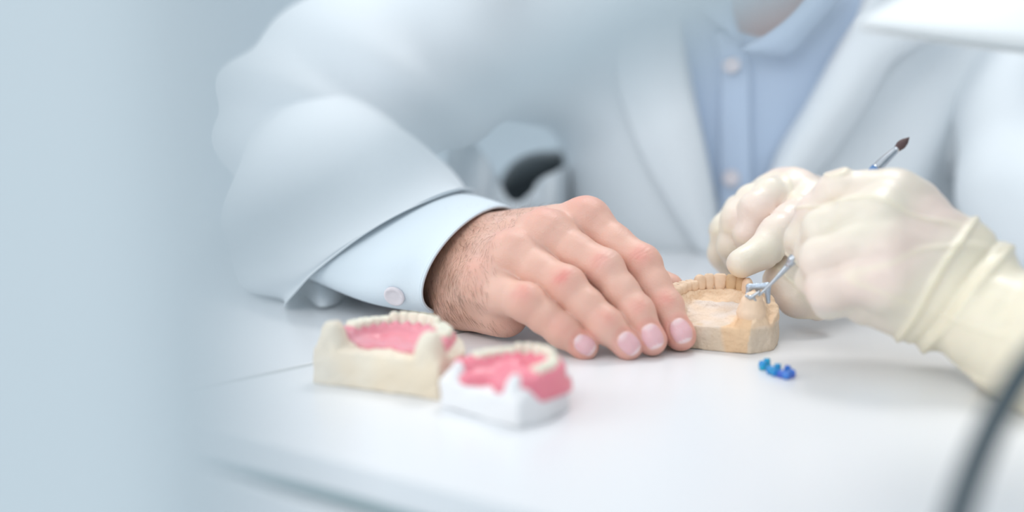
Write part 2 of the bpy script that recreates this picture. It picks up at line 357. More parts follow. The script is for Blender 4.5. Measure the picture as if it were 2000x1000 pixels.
# body: neck, head, trunk, arms inside the clothes, joined with the finely modelled hand
FB = Field(lo, (.72, 1.55, .62), .004)
torso(FB, -.018); arms(FB, -.030)
hc = P(1500, -290, 1.14)
FB.cone(P(1505, 60, 1.19), P(1500, -120, 1.16), .062, .056, .03)
FB.ell(hc, (.073, .092, .105), .02); FB.ell(hc+np.array([0, -.02, -.075]), (.052, .062, .045), .03)
FB.cone(hc+np.array([0, -.095, .015]), hc+np.array([0, -.108, -.018]), .008, .014, .01)
for s in (-1, 1):
    FB.ell(hc+np.array([s*.076, .01, -.005]), (.010, .018, .030), .006); FB.ell(hc+np.array([s*.032, -.085, .018]), (.014, .010, .010), .006)
FB.ell(hc+np.array([0, -.093, -.058]), (.024, .010, .007), .006)
FB.cone(P(600, 250, 1.11), P(715, 500, 1.0), .035, .014, .02); FB.cone(P(715, 500, 1.0), P(790, 498, .955), .014, .014, .01)
BV, BQ = nets(FB); nb = len(BV)
allV, allF = merge((HV, HQ), (BV, BQ))
aa = {k: np.concatenate([v, np.full(nb, {'tan': .9, 'red': .15}.get(k, 0))]) for k, v in att.items()}
body = mesh('body', allV, allF, M_skin, man, attrs=aa)
# hairs on the wrist and the back of the hand
hp = []; sel = np.argwhere((along > .012) & (along < .082) & (HN@norm([-.1, -.6, .7]) > .12))[:, 0]
pr = np.clip((along[sel]-.005)/.05, .05, 1); pick = rng.choice(sel, 3200, p=pr/pr.sum())
hd = norm([.3, -.35, -.75])
HVs = []; HFs = []; o = 0
for i in pick:
    p = HV[i]-HN[i]*.0003; n_ = HN[i]; t = hd-n_*(hd@n_); t = norm(t+rng.normal(size=3)*.14); L_ = rng.uniform(.004, .011)
    s_ = norm(np.cross(t, n_)); pts = [p+t*L_*q+n_*L_*(.30*q-.22*q*q) for q in (0, .35, .7, 1)]
    for q, rr in zip(pts, (.000042, .00004, .000032, .000012)): HVs += [q+s_*rr, q-s_*rr*.5+n_*rr*.8, q-s_*rr*.5-n_*rr*.8]
    for a_ in range(3):
        for b_ in range(3): HFs.append((o+a_*3+b_, o+a_*3+(b_+1) % 3, o+a_*3+3+(b_+1) % 3, o+a_*3+3+b_))
    o += 12
tag(mesh('arm_hair', HVs, HFs, M_hair, man), kind='stuff')
# shirt
FS = Field(lo, hi, .004); torso(FS, 0)
c0 = P(1505, -40, 1.185); c1 = P(1512, 100, 1.21)
FS.cone(c1, c0, .076, .068, .02)
sv0, sq0 = nets(FS); bvS = BVHTree.FromPolygons([tuple(v) for v in sv0], [tuple(int(i) for i in q) for q in sq0])
sl, X, Y, Z = FS.sub(lo, hi)
ba = norm(c0-c1); tt = (X-c1[0])*ba[0]+(Y-c1[1])*ba[1]+(Z-c1[2])*ba[2]
rr = np.sqrt(np.maximum((X-c1[0]-tt*ba[0])**2+(Y-c1[1]-tt*ba[1])**2+(Z-c1[2]-tt*ba[2])**2, 0))
FS.f = np.maximum(FS.f, -np.where(tt > .0, rr-.064, .1)); nk = P(1500, 48, 1.115)
FS.f = np.maximum(FS.f, -(np.sqrt((X-nk[0])**2+(Y-nk[1])**2+(Z-nk[2]-.050)**2)-.060))
SV, SQ = nets(FS); SN = vnormals(SV, SQ); SV = SV+SN*(.0022*wav(SV*np.array([1, 1, .4]), 21, 40))[:, None]
shirt = mesh('shirt', SV, SQ, M_shirt, man)
def drape(bv, px, py, off, d0=1.13):
    r = P(px, py, 1)-CC; h_ = bv.ray_cast(Vector(CC), Vector(norm(r)))
    p = np.array(h_[0]) if h_[0] is not None else P(px, py, d0)
    return p-norm(r)*off
def patch(name, bv, Lc, Rc, off, m, parent, n=40, k=14, th=.003, curl=0, fold=None, smooth_d=True):
    A = catmull(Lc, n); B = catmull(Rc, n); D = np.zeros((n, k)); PX = np.zeros((n, k, 2))
    for i in range(n):
        for j in range(k):
            t = j/(k-1); q = A[i]*(1-t)+B[i]*t; PX[i, j] = q
            D[i, j] = (drape(bv, q[0], q[1], 0)-CC)@CF
    for _ in range(6):
        E = np.pad(D, 1, mode='edge'); D = np.minimum(D, (E[:-2, 1:-1]+E[2:, 1:-1]+E[1:-1, :-2]+E[1:-1, 2:])/4) if smooth_d else D
    V = []
    for i in range(n):
        for j in range(k):
            t = j/(k-1); o_ = off+curl*math.sin(math.pi*t)+(fold(i/(n-1), t) if fold else 0)
            V.append(P(PX[i, j, 0], PX[i, j, 1], D[i, j]-o_))
    o = mesh(name, V, grid_faces(n, k), m, parent, world=(parent.type == 'EMPTY')); return solid(o, th, 0)
def into(parent, o):                             # meshes parented to meshes keep world coordinates of the person empty
    return o
def lc(V): return local(man, np.asarray(V, float))
def patch2(name, bv, Lc, Rc, off, m, parent, **kw):
    o = patch(name, bv, Lc, Rc, off, m, man, **kw); o.parent = parent; return o
patch2('placket', bvS, [(1392, 60), (1405, 130), (1405, 250), (1405, 440)], [(1432, 45), (1462, 130), (1466, 250), (1470, 440)], .004, M_shirt, shirt, th=.003, k=8)
patch2('collar', bvS, [(1450, 92), (1500, 62), (1545, 25), (1590, -30)], [(1462, 98), (1537, 104), (1580, 60), (1660, -30)], .016, M_shirt, shirt, th=.003, k=10, curl=.006)
patch2('collar', bvS, [(1340, -40), (1368, 10), (1400, 40), (1432, 60)], [(1425, -40), (1425, 0), (1430, 30), (1448, 84)], .014, M_shirt, shirt, th=.003, k=10, curl=.004)
def disc(c, n_, r, th, seg=24):
    n_ = norm(n_); a = norm(np.cross(n_, [0, 0, 1])); b = np.cross(n_, a); V = []
    prof = [(.0, .35), (.35, .35), (.62, .5), (.8, 1), (.95, .8), (1, .4), (1, -.4), (.9, -1), (0, -1)]
    for q, hh in prof:
        for k in range(seg): t = 2*math.pi*k/seg; V.append(c+a*math.cos(t)*r*q+b*math.sin(t)*r*q+n_*hh*th)
    return np.array(V), grid_faces(len(prof), seg, True)
for by in (125, 348):
    c = drape(bvS, 1428, by, .009); v, f = disc(c, -CF, .0075, .0016)
    o = mesh('button', v, f, M_btn, man); o.parent = shirt
# coat
FC = Field(lo, hi, .004); torso(FC, .012); arms(FC, .006)
sl, X, Y, Z = FC.sub(lo, hi)
inner = Field(lo, hi, .004); torso(inner, .004)
L0, L1, L2 = P(1322, 40, 1.11), P(1362, 230, 1.12), P(1402, 430, 1.15); R0, R1, R2 = P(1690, 0, 1.11), P(1500, 350, 1.14), P(1470, 450, 1.16)
def xl(z, pts):
    zz = [p[2] for p in pts][::-1]; xx = [p[0] for p in pts][::-1]; return np.interp(z, zz, xx)
Zf = FC.ax[2]; xL = xl(Zf, [P(1290, -200, 1.10), L0, L1, L2]); xR = xl(Zf, [P(1790, -200, 1.1), R0, R1, R2])
open_ = np.maximum(np.maximum(xL[None, None, :]-X, X-xR[None, None, :]), Y-1.20)
FC.f = np.maximum(FC.f, -open_)
nk2 = P(1505, -60, 1.2); FC.f = np.maximum(FC.f, -(np.sqrt((X-nk2[0])**2+(Y-nk2[1])**2)-.085+0*Z)-np.where(Z > .10, 0, .5))
CV, CQ = nets(FC); CN = vnormals(CV, CQ)
armd = np.clip((.10-CV[:, 0])/.08, 0, 1)
f_ = .0045*wav(CV*np.array([1, 1, .5]), 31, 28)+.007*np.clip((CV[:, 0]-.22)/.1, 0, 1)*np.sin(CV[:, 0]*62-CV[:, 2]*45+2*np.sin(CV[:, 2]*14))
ud = norm(P(600, 240, 1.11)-P(930, 20, 1.19)); cu = CV-P(930, 20, 1.19); al = cu@ud
f_ += armd*.0045*np.sin(al*80+3*np.sin(CV[:, 2]*25)+cu[:, 0]*14)
CV2 = CV+CN*f_[:, None]
# forearm sleeve as an open tube running to the wide hem
def ring(c, a, b): return np.concatenate([c, a-c, b-c])
ctrl = [ring(P(610, 210, 1.13), P(690, 60, 1.14), P(500, 190, 1.08)),
        ring(P(600, 330, 1.06), P(740, 190, 1.08), P(520, 290, .99)),
        ring(P(660, 420, 1.00), P(830, 290, 1.03), P(600, 375, .94)),
        ring(P(735, 475, .955), P(912, 362, .965), P(694, 446, .880)),
        ring(P(752, 488, .945), P(925, 376, .955), P(712, 456, .866))]
def loft(ctrl, n, m, fold):
    C = catmull(ctrl, n); V = []
    for i in range(n):
        s = i/(n-1)
        for j in range(m):
            t = 2*math.pi*j/m; r = 1+fold(s, t); V.append(C[i, :3]+(C[i, 3:6]*math.cos(t)+C[i, 6:9]*math.sin(t))*r)
    return np.array(V), grid_faces(n, m, True)
def sfold(s, t):
    bott = math.exp(-((abs((t % (2*math.pi))-math.pi)-.1)/.8)**2)
    return .035*math.sin(3*t+6*s)*math.sin(9*s+2*t)+.02*math.sin(14*s+t*2)+bott*.035*math.sin(9*t+1.2)*max(0, s-.55)/.45
lv, lf = loft(ctrl, 60, 96, sfold)
lv_i, lf_i = loft(ctrl, 60, 96, lambda s, t: sfold(s, t)-.03)
lv[:, 2] = np.maximum(lv[:, 2], .0015); lv_i[:, 2] = np.maximum(lv_i[:, 2], .003)
n0 = len(lv); rim = [(59*96+j, 59*96+(j+1) % 96, n0+59*96+(j+1) % 96, n0+59*96+j) for j in range(96)]
V, F = merge((CV2, CQ), (np.concatenate([lv, lv_i]), lf+[tuple(n0+i for i in reversed(q)) for q in lf_i]+rim))
coat = mesh('coat', V, F, M_coat, man)
bvC = BVHTree.FromPolygons([tuple(v) for v in CV2], [tuple(int(i) for i in q) for q in CQ])
patch2('lapel', bvC, [(1300, -80), (1216, 60), (1204, 150), (1236, 260), (1290, 370), (1372, 500)], [(1322, -80), (1325, 40), (1342, 150), (1365, 240), (1385, 340), (1408, 500)], .010, M_coat, coat, th=.004, curl=.008)
patch2('lapel', bvC, [(1740, -80), (1690, 10), (1640, 90), (1580, 200), (1520, 300), (1484, 420)], [(1900, -80), (1830, 60), (1745, 120), (1690, 210), (1610, 320), (1500, 425)], .010, M_coat, coat, th=.004, curl=.010)
# coat tail hanging in a loop beside the arm
TU = [(880, 230), (935, 290), (968, 350), (1008, 398), (1060, 352), (1105, 325), (1135, 300)]; TL = [(840, 640), (900, 640), (950, 640), (1010, 640), (1060, 640), (1120, 640), (1170, 640)]
A = catmull(TU, 50); B = catmull(TL, 50); V = []
for i in range(50):
    for j in range(24):
        t = j/23; q = A[i]*(1-t)+B[i]*t; V.append(P(q[0], q[1], 1.165+.17*max(0, (i/49-.72)/.28)+.05*t+.012*math.sin(i*.45+t*2)*(1-.5*t)+.01*math.exp(-t*20)))
o = mesh('coat_tail', V, grid_faces(50, 24), M_coat, man); o.parent = coat; solid(o, .006)
# slack edge of the sleeve lying in waves on the bench below the cuff
bo = catmull([(566, 552), (590, 572), (622, 598), (652, 594), (672, 574), (692, 561), (714, 578), (738, 589), (782, 594), (830, 590)], 90)
to = catmull([(560, 520), (590, 535), (618, 556), (650, 552), (676, 545), (694, 540), (716, 548), (742, 560), (784, 570), (830, 570)], 90)
V = []
for i in range(90):
    b0 = G(bo[i][0], bo[i][1], .0022); db = (b0-CC)@CF; tp = P(to[i][0], to[i][1], db+.012)
    if tp[2] < .004: tp = G(to[i][0], to[i][1], .004)
    for j in range(9):
        t = j/8; q = b0*(1-t)+tp*t; V.append(q-CF*.004*math.sin(math.pi*t)+np.array([0, 0, .001*math.sin(i*.4)*t]))
o = mesh('sleeve_edge', V, grid_faces(90, 9), M_coat, man); o.parent = coat; solid(o, .0022)
# shirt cuff
cctrl = [ring(P(688, 452, .965), P(780, 375, .985), P(610, 462, .925)), ring(P(742, 458, .935), P(836, 374, .95), P(652, 480, .888)),
         ring(P(830, 482, .90), P(903, 382, .915), P(740, 502, .842)), ring(P(905, 502, .874), P(958, 398, .888), P(820, 515, .827)), ring(P(925, 503, .868), P(976, 402, .882), P(842, 516, .821))]
cf = lambda s, t: .012*math.sin(2*t+5*s)+.012*math.sin(11*s+t)-.012*math.exp(-((s-.93)/.012)**2)
cv, cf_ = loft(cctrl, 70, 96, cf)
cuff = mesh('shirt_cuff', cv, cf_, M_cuff, man); solid(cuff, .0016, 0)
for sd in (.955, .30):                          # stitched seams round the cuff
    r0 = int(sd*69)*96; ps = [cv[r0+(j+30) % 96]*1.0 for j in range(0, 60)]; cen = np.mean([cv[r0+j] for j in range(96)], 0)
    ps = [p_+norm(p_-cen)*.0008 for p_ in ps]; v, f = tube(ps, [.00045]*len(ps), 6); o = mesh('seam', v, f, M_cuff, man); o.parent = cuff
bvK = BVHTree.FromPolygons([tuple(v) for v in cv], [tuple(q) for q in cf_]); kp = norm(P(772, 576, 1)-CC); hk = bvK.ray_cast(Vector(CC), Vector(kp))
c = np.array(hk[0]); nk_ = np.array(hk[1]); nk_ = nk_*np.sign(-(nk_@kp)); c = c+nk_*.0016; v, f = disc(c, nk_, .0072, .0014); o = mesh('button', v, f, M_btn, man); o.parent = cuff

# ------------------------------------------------------------------ office chair behind
chair = empty('office_chair', (float(P(1450, 400, 1.4)[0]), 1.45, -.72)); tag(chair, 'black office chair whose backrest shows between the arm and the coat', 'chair')
F = Field((-.15, 1.30, -.45), (.60, 1.47, .12), .006)
sl, X, Y, Z = F.sub(F.lo, F.ax[0][-1:].tolist()+F.ax[1][-1:].tolist()+F.ax[2][-1:].tolist())
bc = P(1455, 760, 1.40); qx = np.abs(X-bc[0])-.222; ztop = P(1060, 302, 1.37)[2]; qz = np.abs(Z-(ztop-.24))-.19
F.f = (np.sqrt(np.maximum(qx, 0)**2+np.maximum(qz, 0)**2)-.05+0*Y); F.f = np.maximum(F.f, np.abs(Y-1.41)-.028)
v, q = nets(F); mesh('backrest', relax(v, q, 3), q, M_black, chair)
cx = chair.location.x
box('seat', (cx-.24, 1.16, -.31), (cx+.24, 1.42, -.235), M_black, chair, .03)
v, f = tube([(cx, 1.32, -.31), (cx, 1.32, -.66)], [.03, .03]); mesh('post', v, f, M_steel, chair)
for k in range(5):
    a_ = k*2*math.pi/5+.3; v, f = tube([(cx, 1.32, -.64), (cx+.27*math.cos(a_), 1.32+.27*math.sin(a_), -.69)], [.025, .014]); lg = mesh('leg', v, f, M_black, chair)

# ------------------------------------------------------------------ person 2: gloved hands from the right
per = empty('person', (.78, .80, -.72))
tag(per, 'person reaching in from the right with cream latex gloves, holding a carving tool', 'person')
def gfinish(F, seed, extra=None, amp=1.0):
    V, Q = nets(F); V = relax(V, Q, 1, .4); N = vnormals(V, Q)
    d = .00050*wav(V, seed, 130)+.00022*wav(V, seed+1, 420)
    r = np.abs(wav(V*np.array([1, .6, 1]), seed+2, 85)); d += .0014*amp*np.exp(-(r/.09)**2)*np.clip(.5+wav(V, seed+3, 45), 0, 1)
    a = {'tight': np.clip(.5*wav(V, seed+4, 70)+.1, 0, .6), 'fold': np.clip(np.exp(-(r/.14)**2)*.5, 0, 1)}
    if extra: d = d+extra(V, N, a)
    return V+N*d[:, None], Q, a
# front glove (left hand, fist round the tool)
GW = P(1868, 560, .735)
K = {
 'index':  [(P(1785, 408, .752), .0165), (P(1745, 392, .748), .0165), (P(1690, 378, .752), .0126), (P(1640, 381, .757), .0130), (P(1594, 415, .764), .0112), (P(1562, 462, .772), .0088)],
 'middle': [(P(1770, 450, .740), .0170), (P(1720, 430, .732), .0160), (P(1665, 424, .735), .0118), (P(1612, 450, .745), .0120), (P(1590, 490, .765), .0112), (P(1585, 505, .785), .009)],
 'ring':   [(P(1770, 500, .730), .0170), (P(1725, 488, .722), .0155), (P(1665, 481, .724), .0116), (P(1606, 508, .735), .0118), (P(1592, 545, .757), .0110), (P(1605, 560, .780), .009)],
 'little': [(P(1775, 560, .722), .0165), (P(1735, 550, .716), .0145), (P(1680, 546, .719), .0112), (P(1618, 563, .730), .0112), (P(1618, 592, .752), .0100), (P(1640, 592, .768), .009)]}
def gpalm(F):
    for k in K:
        F.cone(GW+(K[k][0][0]-GW)*.02+np.array([0, 0, 0]), K[k][1][0], .026, K[k][1][1]-.001, .018)
    F.cone(P(1830, 500, .745), P(1770, 420, .752), .024, .016, .015)
    F.cone(P(1800, 590, .735), P(1690, 592, .738), .025, .012, .015)
    F.cone(GW, P(1960, 640, .705), .0275, .0280, .012); F.cone(P(1960, 640, .705), P(2140, 735, .655), .0290, .034, .012)
    F.cone(P(1730, 470, .775), P(1610, 455, .785), .018, .012, .01)     # thumb behind the fingers
    F.cone(P(1610, 455, .785), P(1560, 478, .784), .011, .0085, .006)
gf = []
for k, pts in K.items():
    bumps = [(pts[3][0]+to_cam(pts[3][0])*.001, pts[3][1]+.0006, .006)]
    gf.append(dict(pts=pts, bumps=bumps, kp=.010))
ap = np.array([p for k in K for p, r in K[k]]+[P(2120, 725, .66), P(1560, 478, .785)])
F = fingers_field(ap.min(0)-.04, ap.max(0)+np.array([.0, .04, .04]), .0010, gpalm, gf, kff=.0012)
def cuffs(V, N, a):                              # rolled rim of the glove and the second fold behind it
    out = np.zeros(len(V))
    for (p0, p1, w, h, sgn) in ((P(1888, 452, .73), P(1762, 652, .72), .0020, .0022, 1), (P(1946, 520, .71), P(1800, 692, .70), .0022, .0022, 1), (P(1925, 500, .715), P(1786, 676, .705), .002, -.0015, 1)):
        nrm = norm(np.cross(p1-p0, p0-CC)); dd = (V-p0)@nrm+.0007*np.sin(V[:, 2]*120); out += h*np.exp(-(dd/w)**2)
        if h > 0: a['fold'] = np.maximum(a['fold'], np.exp(-(dd/(w*1.6))**2))
    nrm = norm(np.cross(P(1762, 652, .72)-P(1888, 452, .73), P(1888, 452, .73)-CC)); dd = (V-P(1888, 452, .73))@nrm
    s = np.sign((P(2000, 660, .7)-P(1888, 452, .73))@nrm)*dd
    beyond = np.clip(s/.006, 0, 1); a['fold'] = np.maximum(a['fold'], beyond*.8); a['tight'] = a['tight']*(1-beyond)
    out += beyond*.0006*np.sin(s*300+1*wav(V, 8, 30))*np.exp(-s/.05); out += np.clip((s-.035)/.02, 0, 1)*.004
    return out
V, Q, a = gfinish(F, 50, cuffs, 1.0)
glove_f = mesh('glove', V, Q, M_glove, per, attrs=a)
# rear glove (right hand, index on the teeth)
RW = P(1640, 470, .925)
K2 = {
 'middle': [(P(1590, 392, .915), .0155), (P(1555, 378, .895), .0145), (P(1505, 382, .880), .0118), (P(1478, 410, .872), .0115), (P(1462, 460, .872), .0100), (P(1468, 500, .882), .0085)],
 'ring':   [(P(1580, 395, .925), .0150), (P(1530, 378, .905), .0138), (P(1470, 392, .890), .0112), (P(1440, 430, .884), .0108), (P(1428, 480, .886), .0096), (P(1438, 510, .896), .0082)],
 'little': [(P(1560, 405, .935), .0140), (P(1500, 390, .915), .0125), (P(1444, 410, .905), .0104), (P(1416, 448, .900), .0100), (P(1407, 496, .905), .0088), (P(1420, 520, .912), .0076)],
 'index':  [(P(1610, 415, .900), .0160), (P(1590, 405, .880), .0150), (P(1545, 432, .856), .0125), (P(1520, 458, .845), .0122), (P(1490, 492, .836), .0108), (P(1448, 514, .828), .0098)],
 'thumb':  [(P(1600, 470, .890), .0160), (P(1545, 515, .862), .0150), (P(1530, 548, .850), .0130), (P(1556, 580, .842), .0118), (P(1597, 600, .840), .0096)]}
def gpalm2(F):
    for k in ('index', 'middle', 'ring', 'little'): F.cone(RW, K2[k][1][0], .026, .015, .016)
    F.cone(P(1560, 440, .89), P(1640, 500, .90), .024, .022, .012)
    F.cone(P(1530, 470, .895), P(1480, 450, .895), .018, .014, .010)
    F.cone(RW, P(1800, 545, .90), .027, .026, .012); F.cone(P(1800, 545, .90), P(2140, 760, .83), .026, .032, .012)
gf = [dict(pts=p, bumps=[(p[3][0], p[3][1]-.0002, .005)], kp=.008) for p in K2.values()]
ap = np.array([p for k in K2 for p, r in K2[k]]+[P(2100, 735, .84)])
F = fingers_field(ap.min(0)-.04, ap.max(0)+.04, .00115, gpalm2, gf, kff=.0006)
V, Q, a = gfinish(F, 70, None, .8)
glove_r = mesh('glove', V, Q, M_glove, per, attrs=a)
# the body inside the gloves and coat, seated beyond the right edge of the photo
F = Field((.10, .50, -.35), (1.05, 1.15, .75), .005)
F.cone(GW, P(2140, 735, .655), .016, .022, .01); F.cone(RW, P(2140, 760, .83), .016, .022, .01)
e1 = np.array([.44, .62, .02]); e2 = np.array([.47, .86, .02]); s1 = np.array([.76, .62, .22]); s2 = np.array([.76, .98, .22])
F.cone(P(2140, 735, .655), e1, .022, .032, .02); F.cone(P(2140, 760, .83), e2, .022, .032, .02)
F.cone(e1, s1, .034, .045, .02); F.cone(e2, s2, .034, .045, .02); F.cone(s1, s2, .055, .055, .05)
F.cone((.82, .72, .15), (.90, .72, -.30), .09, .10, .05); F.cone((.82, .88, .15), (.90, .88, -.30), .09, .10, .05)
F.cone((.78, .80, .24), (.74, .80, .40), .055, .052, .03); h2 = np.array([.70, .80, .50]); F.ell(h2, (.092, .073, .105), .02); F.ell(h2+np.array([-.02, 0, -.075]), (.06, .05, .045), .03)
F.cone(h2+np.array([-.095, 0, .015]), h2+np.array([-.108, 0, -.018]), .008, .013, .01)
V, Q = nets(F); mesh('body', V, Q, M_skin, per, attrs={'tan': np.full(len(V), .3), 'red': np.zeros(len(V)), 'pale': np.zeros(len(V)), 'nail': np.zeros(len(V)), 'lunula': np.zeros(len(V))})
F = Field((.30, .45, -.40), (1.08, 1.18, .36), .006)
F.cone(P(2300, 800, .64), e1, .038, .046, .02) ; F.cone(P(2290, 800, .83), e2, .036, .046, .02)
F.cone(e1, s1, .050, .062, .02); F.cone(e2, s2, .050, .062, .02); F.cone(s1, s2, .070, .070, .05)
F.cone((.82, .72, .15), (.90, .72, -.30), .105, .118, .05); F.cone((.82, .88, .15), (.90, .88, -.30), .105, .118, .05)
V, Q = nets(F); N = vnormals(V, Q); mesh('coat', V+N*(.003*wav(V, 90, 30))[:, None], Q, M_coat, per)

# ------------------------------------------------------------------ dental casts
def arch_pts(W, L, n=29, leg=.010, ang=90):
    th = np.radians(np.linspace(-ang, ang, n)); p = np.stack([W*np.sin(th), L*np.cos(th)], 1)
    a = p[0]+np.array([-.0008, -leg]); b = p[-1]+np.array([.0008, -leg]); return np.concatenate([[a], p, [b]])
def arch_at(A, s):                               # s in 0..1 along the arch
    L = np.concatenate([[0], np.cumsum(np.linalg.norm(np.diff(A, axis=0), axis=1))]); t = s*L[-1]
    x = np.interp(t, L, A[:, 0]); y = np.interp(t, L, A[:, 1]); e = .001
    x2 = np.interp(t+e, L, A[:, 0]); y2 = np.interp(t+e, L, A[:, 1]); x1 = np.interp(t-e, L, A[:, 0]); y1 = np.interp(t-e, L, A[:, 1])
    return np.array([x, y]), norm([x2-x1, y2-y1])
def q2d(X, Y, A):
    d = None
    for a, b in zip(A[:-1], A[1:]):
        ba = b-a; t = np.clip(((X-a[0])*ba[0]+(Y-a[1])*ba[1])/(ba@ba), 0, 1); e = np.hypot(X-a[0]-t*ba[0], Y-a[1]-t*ba[1]); d = e if d is None else np.minimum(d, e)
    return d
def poly2d(X, Y, poly):
    d = None; n = len(poly)
    for i in range(n):
        a = np.array(poly[i]); b = np.array(poly[(i+1) % n]); t = norm(b-a); nn = np.array([t[1], -t[0]]); e = (X-a[0])*nn[0]+(Y-a[1])*nn[1]
        if d is None: d = e
        else: h_ = np.maximum(.002-np.abs(d-e), 0)/.002; d = np.maximum(d, e)+h_*h_*.0005
    return d
ss = lambda a, b, x: (lambda t: t*t*(3-2*t))(np.clip((x-a)/(b-a), 0, 1))
def tooth(w, d, h, kind, seed):
    r = np.random.default_rng(seed); nu, nv = 24, 18; V = []
    e = .55 if kind == 'molar' else .75
    for i in range(nv):
        ph = math.pi*(i/(nv-1)-.5)
        for j in range(nu):
            th = 2*math.pi*j/nu; sg = lambda c, p: math.copysign(abs(c)**p, c)
            x = w/2*sg(math.cos(ph), .45)*sg(math.cos(th), e); y = d/2*sg(math.cos(ph), .45)*sg(math.sin(th), e); z = h/2*sg(math.sin(ph), .7)
            t = z/h+.5
            if kind == 'incisor': y *= 1.05-.62*t**1.2; x *= .82+.2*t; y += .0006*t
            elif kind == 'canine': y *= 1.05-.5*t; x *= .9+.1*t-.25*max(0, t-.7); z -= .10*h*abs(x)/(w/2)*max(0, t-.5)*2
            else:
                x *= .86+.18*math.sin(math.pi*min(1, t*1.1)); y *= .88+.16*math.sin(math.pi*min(1, t*1.1))
                if t > .6: z += h*.10*(math.cos(x/(w/2)*3.1)*-.6+math.cos(y/(d/2)*3.1)*-.7)
            V.append((x, y, z+h/2))
    F = grid_faces(nv, nu, True); V = np.array(V)+r.normal(size=(len(V), 3))*w*.006
    return V, F
def build_cast(name, label, loc, rz, base_poly, H0, W, L, Hr, tooth_z, mats, teeth, gum=None, pal=None, tmat=None, arch_y=0, scale=1, deco=None, group=None, ang=90, leg=.010):
    root = empty(name, loc, rz); tag(root, label, 'dental cast', group)
    A = arch_pts(W, L, leg=leg, ang=ang)+np.array([0, arch_y]); bp = np.array(base_poly)
    F = Field((bp[:, 0].min()-.003, bp[:, 1].min()-.003, -.002), (bp[:, 0].max()+.003, bp[:, 1].max()+.003, Hr+.010), .0007)
    X = F.ax[0][:, None]; Y = F.ax[1][None, :]; q = q2d(X, Y, A)
    H = H0+(Hr-H0)*(1-ss(.0045, .0122, q))
    if pal is not None: H = pal(X, Y, q, H)
    H = H.astype(np.float32)+.0004*np.sin(X*900+3*np.sin(Y*500))*np.cos(Y*700)
    pd = poly2d(X, Y, base_poly); Z = F.ax[2][None, None, :]
    side = pd[:, :, None]+(.10*np.maximum(Z-.014, 0) if deco != 'block' else 0)
    F.f = np.maximum(np.maximum(side, (Z-H[:, :, None])*.6), -Z).astype(np.float32)
    V, Q = nets(F); V = relax(V, Q, 2, .5); V[:, 2] = np.maximum(V[:, 2], 0)
    N = vnormals(V, Q); V = V+N*(.00014*wav(V, 5, 700)+.00055*wav(V, 6, 250)-.0009*np.clip(wav(V, 8, 330)-.75, 0, 1))[:, None]; V[:, 2] = np.maximum(V[:, 2], 0)
    at = {k: np.zeros(len(V)) for k in ('white', 'resin', 'stone')}
    if deco == 'tan':
        qq = q2d(V[:, 0], V[:, 1], A); ins = (np.abs(V[:, 0]) < W-.002)
        at['white'] = np.clip(ss(.006, .010, qq+.0015*wav(V, 4, 300))*ins*(V[:, 2] > .0150)*(V[:, 1] < .022), 0, 1)*(.7+.3*wav(V, 7, 400))
        at['stone'] = ss(.0165, .0145, V[:, 2]+.0006*wav(V, 3, 200))*.75
        at['resin'] = ss(.0, .004, (V[:, 0]-.010)+.003*wav(V, 2, 110))*(V[:, 0] < .0265+.002*wav(V, 12, 90))*(V[:, 1] < .006)*.9
        at['stone'] *= 1-at['resin']; at['white'] = np.maximum(at['white']*(1-at['resin']), (V[:, 2] < .017)*np.clip(wav(V, 15, 160)-.45, 0, 1)*.9)
    mesh('base', V, Q, mats[0], root, attrs=at, world=False)
    if gum:
        g_in, g_out, z0, plate = gum
        F = Field((bp[:, 0].min()-.006, bp[:, 1].min()-.006, .0), (bp[:, 0].max()+.006, bp[:, 1].max()+.006, Hr+.009), .0007)
        X = F.ax[0][:, None]; Y = F.ax[1][None, :]; q = q2d(X, Y, A); Z = F.ax[2][None, None, :]
        zb = z0(X, Y)[:, :, None]; wz = (g_out-.0045*ss(.0, .014, Z-(Hr-.010)))
        body = q[:, :, None]-wz
        top = Z-(Hr+.0035+.0010*np.sin(np.arctan2(X, Y-arch_y)*22))[:, :, None]
        k = .003; h_ = np.maximum(k-np.abs(body-top), 0)/k; f = np.maximum(body, top)+h_*h_*k*.25
        f = np.maximum(f, (zb-Z)*.7)
        pw, py_, pz, pa_ = plate                 # the wax plate between the two limbs of the arch
        in_ = np.maximum(np.maximum(np.abs(X)-pw, py_+pa_*np.cos(X*260)-Y), Y-L*.7+0*X)[:, :, None]
        pl = np.maximum(np.maximum(in_, Z-pz-(.05*np.maximum(Y, 0)+0*X)[:, :, None]-(.0012*np.sin(X*300)*np.cos(Y*260))[:, :, None]), (H0-.002)-Z)
        h_ = np.maximum(.006-np.abs(f-pl), 0)/.006; F.f = (np.minimum(f, pl)-h_*h_*.0015).astype(np.float32)
        V, Q = nets(F); V = relax(V, Q, 2, .5); mesh('gum', V, Q, mats[1], root, world=False)
    for i, (s, w_, d_, h_, kind, dz, mm) in enumerate(teeth):
        p, t = arch_at(A, s); V, Fc = tooth(w_, d_, h_, kind, i); ph = math.atan2(t[1], t[0]); c_, s_ = math.cos(ph), math.sin(ph)
        # local +y of the tooth looks outward from the arch
        R = np.array([[c_, -s_, 0], [s_, c_, 0], [0, 0, 1]]); V = V@R.T+np.array([p[0], p[1], tooth_z+dz])
        mesh('tooth', V, Fc, mm or mats[2], root, world=False)
    return root, A
